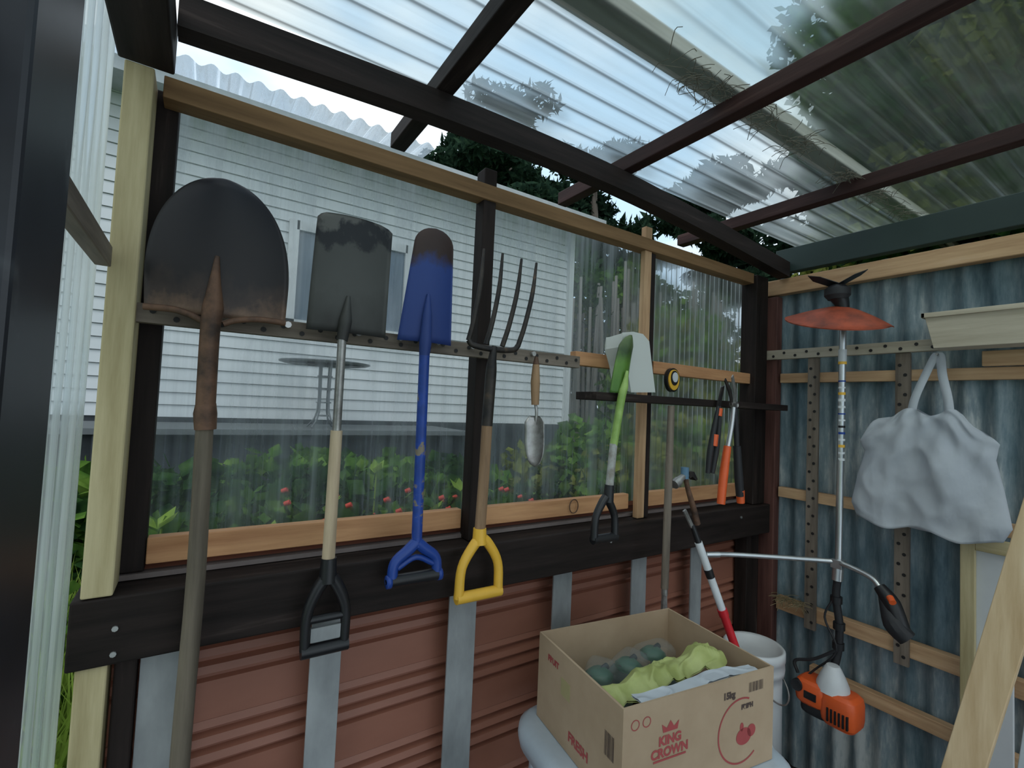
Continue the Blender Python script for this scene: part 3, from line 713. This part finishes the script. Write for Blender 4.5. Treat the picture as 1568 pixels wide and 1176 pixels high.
text_on('FRESH',0.030,lambda u,v:W(fx,-(u+0.02),0.655+v),redink); text_on('FRUIT',0.02,lambda u,v:W(fx,-(u-0.10),0.79+v),redink)
lbox(-hx-0.001,-hx,0.02,0.06,0.74,0.78,mat('old_label',(0.42,0.36,0.18)))
b.done()
def sheetlump(name,x0,x1,y0,y1,z,m,amp=0.02,freq=30,tilt=0.0,th=0.004,arch=0.0,skew=0.0,rid=0.0):
    bb=MB(name); V=[];F=[];nx,ny=60,30
    ph=random.uniform(0,6)
    for s_ in (0,1):
        for i in range(nx+1):
            for j in range(ny+1):
                u=i/nx;v=j/ny
                ed=mnoise.noise(Vector((u*5,ph,2.0 if v>0.5 else 5.0)))*0.022*abs(2*v-1)
                x=x0+(x1-x0)*u; y=y0+(y1-y0)*v+skew*u+0.005*math.sin(u*7+ph)+ed*(1 if arch else 0)
                nz_=mnoise.noise(Vector((x*freq,y*freq,ph)))+0.35*mnoise.noise(Vector((x*freq*3,y*freq*3,ph)))
                rd=max(0,1-abs(mnoise.noise(Vector((x*freq*1.2,y*freq*2.0,ph+9))))*6)
                zz=z+tilt*u+amp*nz_+rid*rd+arch*math.sin(math.pi*v) - s_*th
                V.append(W(x,y,zz))
    n=ny+1;o=(nx+1)*n
    for s_ in (0,1):
        for i in range(nx):
            for j in range(ny): F.append((s_*o+i*n+j,s_*o+(i+1)*n+j,s_*o+(i+1)*n+j+1,s_*o+i*n+j+1))
    bb.add(V,F,m,True); return bb.done()
limebag=mat('lime_plastic_bag',[(0.35,(0.34,0.38,0.12)),(0.65,(0.48,0.52,0.20))],scale=9,rough=0.4)
sheetlump('plastic_bag',-0.20,0.185,-0.122,-0.040,Z1-0.042,limebag,0.014,11,0.012,arch=0.018,skew=0.050,rid=0.009)
sheetlump('paper_sheet',-0.17,0.19,-0.165,-0.130,Z1-0.008,mat('white_film',(0.58,0.62,0.67),rough=0.35),0.006,10,rid=0.003)
sheetlump('plastic_bag',-0.19,0.19,0.02,0.16,Z1-0.135,mat('dark_green_bag',(0.035,0.055,0.045),rough=0.5),0.04,14)
bl,nt,out=newmat('clear_blister'); pr=N(nt,'ShaderNodeBsdfPrincipled'); pr.inputs['Base Color'].default_value=(0.45,0.5,0.5,1); pr.inputs['Alpha'].default_value=0.14; pr.inputs['Roughness'].default_value=0.08; nt.links.new(pr.outputs[0],out.inputs[0])
grp=mat('green_part',(0.02,0.10,0.055),rough=0.4)
for (cx,cy,sx,sy,rot) in [(-0.02,0.06,0.055,0.04,0.2),(0.085,0.085,0.06,0.038,-0.3),(-0.12,0.05,0.05,0.04,0.6)]:
    bb=MB('blister_pack'); c_=Vector(W(cx,cy,Z1-0.080))
    lay=[(1.0,0),(0.97,0.018),(0.8,0.032),(0.55,0.038)]; n=24; V=[];F=[]
    for s_,h in lay:
        for k in range(n):
            a=2*math.pi*k/n; sq=lambda q:math.copysign(abs(q)**0.45,q)
            x=sx*s_*sq(math.cos(a));y=sy*s_*sq(math.sin(a)); V.append((c_.x+x*math.cos(rot)-y*math.sin(rot),c_.y+x*math.sin(rot)+y*math.cos(rot),c_.z+h+x*0.15))
    for i in range(3):
        for k in range(n): F.append((i*n+k,i*n+(k+1)%n,(i+1)*n+(k+1)%n,(i+1)*n+k))
    F.append(tuple(3*n+k for k in range(n))); bb.add(V,F,bl,True)
    bb.lathe((c_.x,c_.y,c_.z),[(0.032,0.004),(0.036,0.012),(0.022,0.024)],grp,n=12); bb.tube([(c_.x-0.03,c_.y,c_.z+0.01),(c_.x+0.035,c_.y+0.01,c_.z+0.02)],0.008,black_plastic); bb.done()
def rrect(hw,hh,r,n=6,f=W,z=0):
    P=[]
    for cx,cy,a0 in ((hw-r,hh-r,0),(-hw+r,hh-r,90),(-hw+r,-hh+r,180),(hw-r,-hh+r,270)):
        for k in range(n+1):
            a=math.radians(a0+90*k/n); P.append(f(cx+r*math.cos(a),cy+r*math.sin(a),z))
    return P
b=MB('plastic_stool'); V=[];F=[]
lay=[(0.262,0.212,0.555),(0.280,0.230,0.560),(0.285,0.235,0.585),(0.283,0.233,0.606),(0.272,0.222,0.617),(0.255,0.205,0.620)]
stm=mat('stool_plastic',(0.50,0.57,0.64),rough=0.35)
for hw,hh,z in lay: V+=rrect(hw,hh,0.09,z=z)
n=28
for i in range(len(lay)-1):
    for k in range(n): F.append((i*n+k,i*n+(k+1)%n,(i+1)*n+(k+1)%n,(i+1)*n+k))
F.append(tuple(range(n)));F.append(tuple((len(lay)-1)*n+k for k in range(n)))
b.add(V,F,stm,True)
for sx in (-1,1):
    for sy in (-1,1):
        b.tube([W(sx*0.21,sy*0.16,0.56),W(sx*0.25,sy*0.195,0.0)],[0.032,0.024],stm,n=10)
for sx in (-1,1): b.beam(W(sx*0.235,-0.18,0.25),W(sx*0.235,0.18,0.25),0.02,0.04,stm)
for sy in (-1,1): b.beam(W(-0.235,sy*0.18,0.25),W(0.235,sy*0.18,0.25),0.02,0.04,stm)
b.done()
b=MB('plastic_bucket')
bcx,bcy=1.80,1.015; 
b.lathe((bcx,bcy,0.0),[(0.080,0.0),(0.086,0.005),(0.092,0.20),(0.093,0.205),(0.098,0.21),(0.096,0.47),(0.096,0.50),(0.103,0.502),(0.105,0.52),(0.103,0.548),(0.106,0.55),(0.106,0.580),(0.100,0.586),(0.092,0.580),(0.086,0.560),(0.03,0.553),(0.0,0.553)],white_plastic,n=40)
b.tube([(bcx-0.106,bcy,0.53),(bcx-0.055,bcy-0.10,0.45),(bcx+0.015,bcy-0.115,0.42),(bcx+0.07,bcy-0.09,0.45),(bcx+0.106,bcy,0.53)],0.003,steel,n=6,sub=6)
b.done()

# ---------------------------------------------------------------- outdoors
GZ=0.60
grass=mat('grass_ground',[(0.3,(0.03,0.075,0.012)),(0.6,(0.10,0.19,0.03)),(0.8,(0.20,0.27,0.07))],scale=3,rough=0.9)
bx('ground_lawn',-30,40,1.32,50,GZ-0.2,GZ,grass,0)
bx('ground_lawn',2.25,40,-30,1.30,GZ-0.2,GZ,grass,0); bx('ground_lawn',-30,-0.25,-30,1.30,GZ-0.2,GZ,grass,0)
hw_=mat('white_weatherboard',[(0.3,(0.50,0.54,0.55)),(0.7,(0.62,0.65,0.66))],scale=1.5,rough=0.5)
b=MB('weatherboard_house')
yh=4.5; pitch=0.095
prof=[]
nb=int((3.70-1.24)/pitch)
for i in range(nb+1):
    z=1.24+i*pitch; prof+=[(z,-0.014),(z+pitch-0.004,0.0),(z+pitch-0.001,0.012)]
V=[];F=[]
for x in (-7.0,3.70):
    for (z,h) in prof: V.append((x,yh+h,z))
n=len(prof)
for i in range(n-1): F.append((i,i+1,n+i+1,n+i))
b.add(V,F,hw_)
V=[];F=[]
for y in (yh,11.0):
    for (z,h) in prof: V.append((3.70-h,y,z))
for i in range(n-1): F.append((i,i+1,n+i+1,n+i))
b.add(V,F,hw_)
b.box(3.67,3.74,4.44,4.52,1.2,3.72,hw_)
dkf=mat('dark_foundation',[(0.3,(0.018,0.024,0.03)),(0.7,(0.05,0.06,0.068))],scale=6)
b.box(-7,3.68,4.50,4.56,GZ,1.24,dkf)
wf=mat('window_frame_white',(0.62,0.65,0.66)); 
gm=mat('window_glass_dark',[(0.35,(0.05,0.09,0.13)),(0.65,(0.15,0.20,0.25))],scale=4,stretch=(1,1,0.3),rough=0.12)
def win(x0,x1,z0,z1,mull=True):
    b.box(x0,x1,yh-0.03,yh-0.02,z0,z1,gm)
    L=[(x0-0.06,x0+0.02,z0-0.06,z1+0.06),(x1-0.02,x1+0.06,z0-0.06,z1+0.06),(x0,x1,z1-0.02,z1+0.06),(x0-0.09,x1+0.09,z0-0.08,z0)]
    if mull: L.append(((x0+x1)/2-0.02,(x0+x1)/2+0.02,z0,z1))
    for (a,c,d,e) in L: b.box(a,c,yh-0.06,yh-0.015,d,e,wf)
win(0.62,1.62,2.10,2.90); win(-3.4,-1.6,1.9,2.9)
sof=mat('soffit',(0.45,0.48,0.50))
b.box(-7,3.9,4.18,4.5,3.62,3.66,sof); b.box(-7,3.95,4.13,4.18,3.60,3.70,sof); b.box(-7,3.95,4.18,9,3.67,3.72,sof)
rfm=clear_sheet('pergola_sheet',(0.8,0.86,0.9),0.45,'y',0.3)
b.corr((-7,3.98,3.755),(1,0,0),(0,1,0.12),(0,0,1),0,3.0,sinprof(8.65,0.15,0.022,8),rfm)
b.done()
b=MB('patio_deck'); b.box(-6,1.95,3.6,4.39,1.17,1.205,mat('deck_grey',(0.12,0.135,0.14)))
for i in range(8): b.box(-6+i*1.1,-5.9+i*1.1,3.62,3.70,GZ,1.17,dkf)
b.box(-6,1.95,3.70,3.72,0.60,1.165,dkf); b.done()
b=MB('patio_table'); tmx=mat('grey_metal',(0.16,0.175,0.185),rough=0.4,metal=0.3); cx,cy=0.80,3.85
b.lathe((cx,cy,1.70),[(0.30,-0.010),(0.33,0.0),(0.33,0.008),(0.30,0.012)],tmx)
for k in range(4):
    a=math.radians(45+90*k); b.tube([(cx+0.05*math.cos(a),cy+0.05*math.sin(a),1.69),(cx+0.05*math.cos(a),cy+0.05*math.sin(a),1.33),(cx+0.13*math.cos(a),cy+0.13*math.sin(a),1.212)],0.007,tmx,n=6,sub=3)
for zz in (1.60,1.50,1.40,1.30): b.lathe((cx,cy,zz),[(0.052,-0.005),(0.058,0.0),(0.052,0.005)],tmx)
b.done()

def leafmat(name,c1,c2,c3):
    m,nt,out=newmat(name); f=noise(nt,9,(1,1,1),3)
    c=ramp(nt,f,[(0.3,c1),(0.5,c2),(0.72,c3)])
    d=N(nt,'ShaderNodeBsdfDiffuse'); t=N(nt,'ShaderNodeBsdfTranslucent'); mx=N(nt,'ShaderNodeMixShader'); mx.inputs[0].default_value=0.35
    nt.links.new(c,d.inputs[0]); nt.links.new(c,t.inputs[0]); nt.links.new(d.outputs[0],mx.inputs[1]); nt.links.new(t.outputs[0],mx.inputs[2]); nt.links.new(mx.outputs[0],out.inputs[0]); return m
lf_dark=leafmat('leaf_dark',(0.012,0.03,0.012),(0.03,0.075,0.02),(0.08,0.15,0.04))
lf_mid=leafmat('leaf_mid',(0.03,0.07,0.015),(0.08,0.17,0.03),(0.20,0.32,0.06))
lf_lime=leafmat('leaf_lime',(0.12,0.20,0.03),(0.24,0.36,0.06),(0.42,0.54,0.14))
lf_yel=leafmat('leaf_yellowgreen',(0.08,0.09,0.02),(0.18,0.21,0.045),(0.36,0.36,0.10))
lf_pine=leafmat('leaf_pine',(0.010,0.022,0.016),(0.022,0.045,0.028),(0.045,0.08,0.045))
flower=mat('red_flower',(0.60,0.04,0.02))
barkm=mat('bark',[(0.3,(0.05,0.04,0.03)),(0.7,(0.16,0.135,0.11))],scale=8,stretch=(1,1,0.2),rough=0.9)
paleb=mat('pale_bark',(0.26,0.25,0.23))
def leaves(C,size,elong=1.5):
    n=len(C); a=rng.normal(size=(n,3)); a/=np.linalg.norm(a,axis=1)[:,None]
    c=rng.normal(size=(n,3)); c=np.cross(a,c); c/=np.linalg.norm(c,axis=1)[:,None]
    s=(size*(0.6+0.8*rng.random(n)))[:,None]
    p0=C-a*s*elong/2; p1=C+c*s/2; p2=C+a*s*elong/2; p3=C-c*s/2
    V=np.stack([p0,p1,p2,p3],1).reshape(-1,3); return V.tolist(),[(4*i,4*i+1,4*i+2,4*i+3) for i in range(n)]
def blobpts(c,r,n,shell=0.45):
    d=rng.normal(size=(n,3)); d/=np.linalg.norm(d,axis=1)[:,None]
    rad=shell+(1-shell)*rng.random(n)**0.6
    return np.array(c)+d*rad[:,None]*np.array(r)
def foliage(b,c,r,n,size,m,elong=1.5):
    V,F=leaves(blobpts(c,r,n),size,elong); b.add(V,F,m)
b=MB('garden_bed_plants')
for i in range(90):
    x=random.uniform(-2.4,1.6); y=random.uniform(2.4,3.3); h=random.uniform(0.18,0.32)
    foliage(b,(x,y,GZ+h*0.8),(0.30,0.26,h),190,0.085,random.choice([lf_dark,lf_dark,lf_mid]),1.1)
for i in range(60):
    x=random.uniform(-1.6,1.6); y=random.uniform(1.8,2.4); h=random.uniform(0.10,0.23)
    foliage(b,(x,y,GZ+h),(0.20,0.18,h),150,0.060,random.choice([lf_mid,lf_dark,lf_mid,lf_dark]),1.1)
for i in range(30):
    x=random.uniform(-1.0,1.2); y=random.uniform(1.55,1.85); h=random.uniform(0.10,0.18)
    foliage(b,(x,y,GZ+h),(0.20,0.12,h),130,0.042,random.choice([lf_lime,lf_mid,lf_mid]),1.6)
for i in range(45):
    x=random.uniform(0.3,1.5); y=random.uniform(1.9,2.4); z=random.uniform(GZ+0.22,GZ+0.42)
    b.tube([(x,y,z),(x+0.02,y-0.01,z+0.01)],0.011,flower,n=6)
nbl=16000
x=rng.uniform(-1.5,1.8,nbl);y=rng.uniform(1.42,1.9,nbl);h=rng.uniform(0.10,0.34,nbl);dx=rng.normal(0,0.06,nbl);dy=rng.normal(0,0.05,nbl)
V=np.stack([np.stack([x-0.004,y,np.full(nbl,GZ)],1),np.stack([x+0.004,y,np.full(nbl,GZ)],1),np.stack([x+dx,y+dy,GZ+h],1)],1).reshape(-1,3).tolist()
b.add(V,[(3*i,3*i+1,3*i+2) for i in range(nbl)],lf_lime)
for (x,y,z) in [(0.22,1.75,1.02),(0.28,1.8,0.98),(0.15,1.75,0.96),(-0.08,1.8,1.08),(-0.12,1.85,0.96),(0.42,1.9,1.07),(0.7,2.2,1.16),(0.35,1.75,0.95),(0.05,1.75,0.94),(0.9,2.0,1.0),(1.1,2.1,1.07),(0.5,1.8,0.97)]:
    b.tube([(x,y,GZ),(x+0.01,y,z-0.06)],0.004,lf_lime,n=5)
    for k in range(3):
        a=random.uniform(0,6.28); d=Vector((math.cos(a),math.sin(a),0.9)).normalized(); e=Vector((-math.sin(a),math.cos(a),0))
        p=Vector((x,y,z-0.06)); L=0.085
        b.add([p,p+d*L*0.4+e*0.026,p+d*L,p+d*L*0.4-e*0.026],[(0,1,2,3)],lf_lime)
b.done()
b=MB('shrub')
for i in range(40):
    x=random.uniform(2.2,3.9); y=random.uniform(1.9,3.3); h=random.uniform(0.26,0.40)
    foliage(b,(x,y,GZ+h),(0.32,0.30,h),230,0.065,random.choice([lf_yel,lf_mid,lf_yel,lf_dark]))
for i in range(30):
    x=random.uniform(3.9,6.5); y=random.uniform(2.0,3.5); h=random.uniform(0.3,0.45)
    foliage(b,(x,y,GZ+h*1.2),(0.38,0.33,h),230,0.075,random.choice([lf_yel,lf_mid,lf_yel,lf_lime]))
for i in range(34):
    x=random.uniform(4.4,9.5); y=random.uniform(3.3,4.6)
    foliage(b,(x,y,random.uniform(0.9,2.3)),(0.6,0.5,0.6),300,0.09,random.choice([lf_yel,lf_mid,lf_dark,lf_mid]))
b.done()
b=MB('sapling_stand')
for i in range(80):
    x=random.uniform(4.5,9.5); y=5.4+random.uniform(-0.2,1.0); b.tube([(x,y,GZ),(x+random.uniform(-.15,.15),y,random.uniform(3.0,3.9))],[0.045,0.025],paleb,n=6)
for i in range(34):
    foliage(b,(random.uniform(5.1,10.5),6.6+random.uniform(-.2,.8),random.uniform(1.6,3.9)),(0.9,0.5,0.7),330,0.11,random.choice([lf_yel,lf_dark,lf_mid,lf_dark]))
b.done()
def pine_tree(x,y,h,sp,z0=GZ,base=0.5,nb=26):
    b=MB('pine_tree'); b.tube([(x,y,z0),(x+0.15,y,z0+h*0.6),(x,y,z0+h*0.97)],[0.28,0.18,0.05],barkm,n=8,sub=3)
    for i in range(nb):
        t=random.uniform(base,1.0); a=random.uniform(0,6.28); L=sp*min(1.0,(1.35-t)*1.2)*random.uniform(0.4,1.0)
        q=(x+math.cos(a)*L,y+math.sin(a)*L,z0+h*t+0.18*L)
        b.tube([(x,y,z0+h*t-0.3),q],[0.06,0.02],barkm,n=5)
        foliage(b,q,(0.8,0.8,0.22),200,0.13,lf_pine,3.0)
        foliage(b,((x+q[0])/2,(y+q[1])/2,q[2]-0.15),(0.5,0.5,0.16),70,0.13,lf_pine,3.0)
    b.done()
pine_tree(7.4,12.2,10.3,2.8,nb=26); pine_tree(11.0,12.2,9.7,2.6,nb=26); pine_tree(13.6,9.4,8.5,2.4,nb=26); pine_tree(9.2,14.5,8.6,2.4,nb=22)
pine_tree(15.8,7.2,8.6,2.6,nb=28); pine_tree(3.9,14.5,6.0,2.0)
b=MB('broadleaf_tree')
b.tube([(7.4,1.2,GZ),(7.2,1.2,2.8),(7.0,1.3,5.0)],[0.22,0.16,0.08],barkm,n=10,sub=4)
for i in range(110):
    a=random.uniform(0,6.28); rr=2.3*math.sqrt(random.random()); z=random.uniform(2.9,7.3)
    q=(7.0+math.cos(a)*rr*0.7,0.95+math.sin(a)*rr*0.95,z)
    b.tube([(7.1,1.2,max(2.5,z-1.2)),q],[0.05,0.015],barkm,n=5)
    foliage(b,q,(0.7,0.7,0.5),430,0.105,random.choice([lf_dark,lf_mid,lf_dark,lf_dark,lf_yel]))
b.done()

# ---------------------------------------------------------------- world & light
wd=bpy.data.worlds.new('overcast_sky'); scene.world=wd; wd.use_nodes=True; nt=wd.node_tree; nt.nodes.clear()
tc=N(nt,'ShaderNodeTexCoord')
mp=N(nt,'ShaderNodeMapping'); mp.inputs['Scale'].default_value=(1,1,2.2); nt.links.new(tc.outputs['Generated'],mp.inputs[0])
nz=N(nt,'ShaderNodeTexNoise'); nz.inputs['Scale'].default_value=2.2; nz.inputs['Detail'].default_value=6; nt.links.new(mp.outputs[0],nz.inputs['Vector'])
cl=ramp(nt,nz.outputs['Fac'],[(0.38,(0.48,0.66,0.84)),(0.56,(0.82,0.88,0.92)),(0.7,(0.95,0.95,0.94))])
bg=N(nt,'ShaderNodeBackground'); bg.inputs['Strength'].default_value=1.45; nt.links.new(cl,bg.inputs[0])
wo=N(nt,'ShaderNodeOutputWorld'); nt.links.new(bg.outputs[0],wo.inputs[0])
sd=bpy.data.lights.new('sun','SUN'); sd.energy=0.8; sd.angle=math.radians(40); sd.color=(1.0,0.96,0.90)
so=bpy.data.objects.new('sun',sd); COL.objects.link(so); so.rotation_euler=(math.radians(38),math.radians(-12),math.radians(-25))

# ---------------------------------------------------------------- camera
cx_=Vector((0.8353,-0.5486,0.0438)).normalized(); zc=Vector((-0.5464,-0.8360,-0.0452)); zc=(zc-cx_*zc.dot(cx_)).normalized(); cy_=zc.cross(cx_)
cd=bpy.data.cameras.new('camera'); cd.sensor_width=36; cd.sensor_fit='HORIZONTAL'; cd.lens=730/1568*36; cd.clip_start=0.02; cd.clip_end=200
co=bpy.data.objects.new('camera',cd); COL.objects.link(co)
M=Matrix((( cx_.x,cy_.x,zc.x,0),(cx_.y,cy_.y,zc.y,0),(cx_.z,cy_.z,zc.z,1.44),(0,0,0,1))); co.matrix_world=M
scene.camera=co
scene.view_settings.view_transform='Standard'
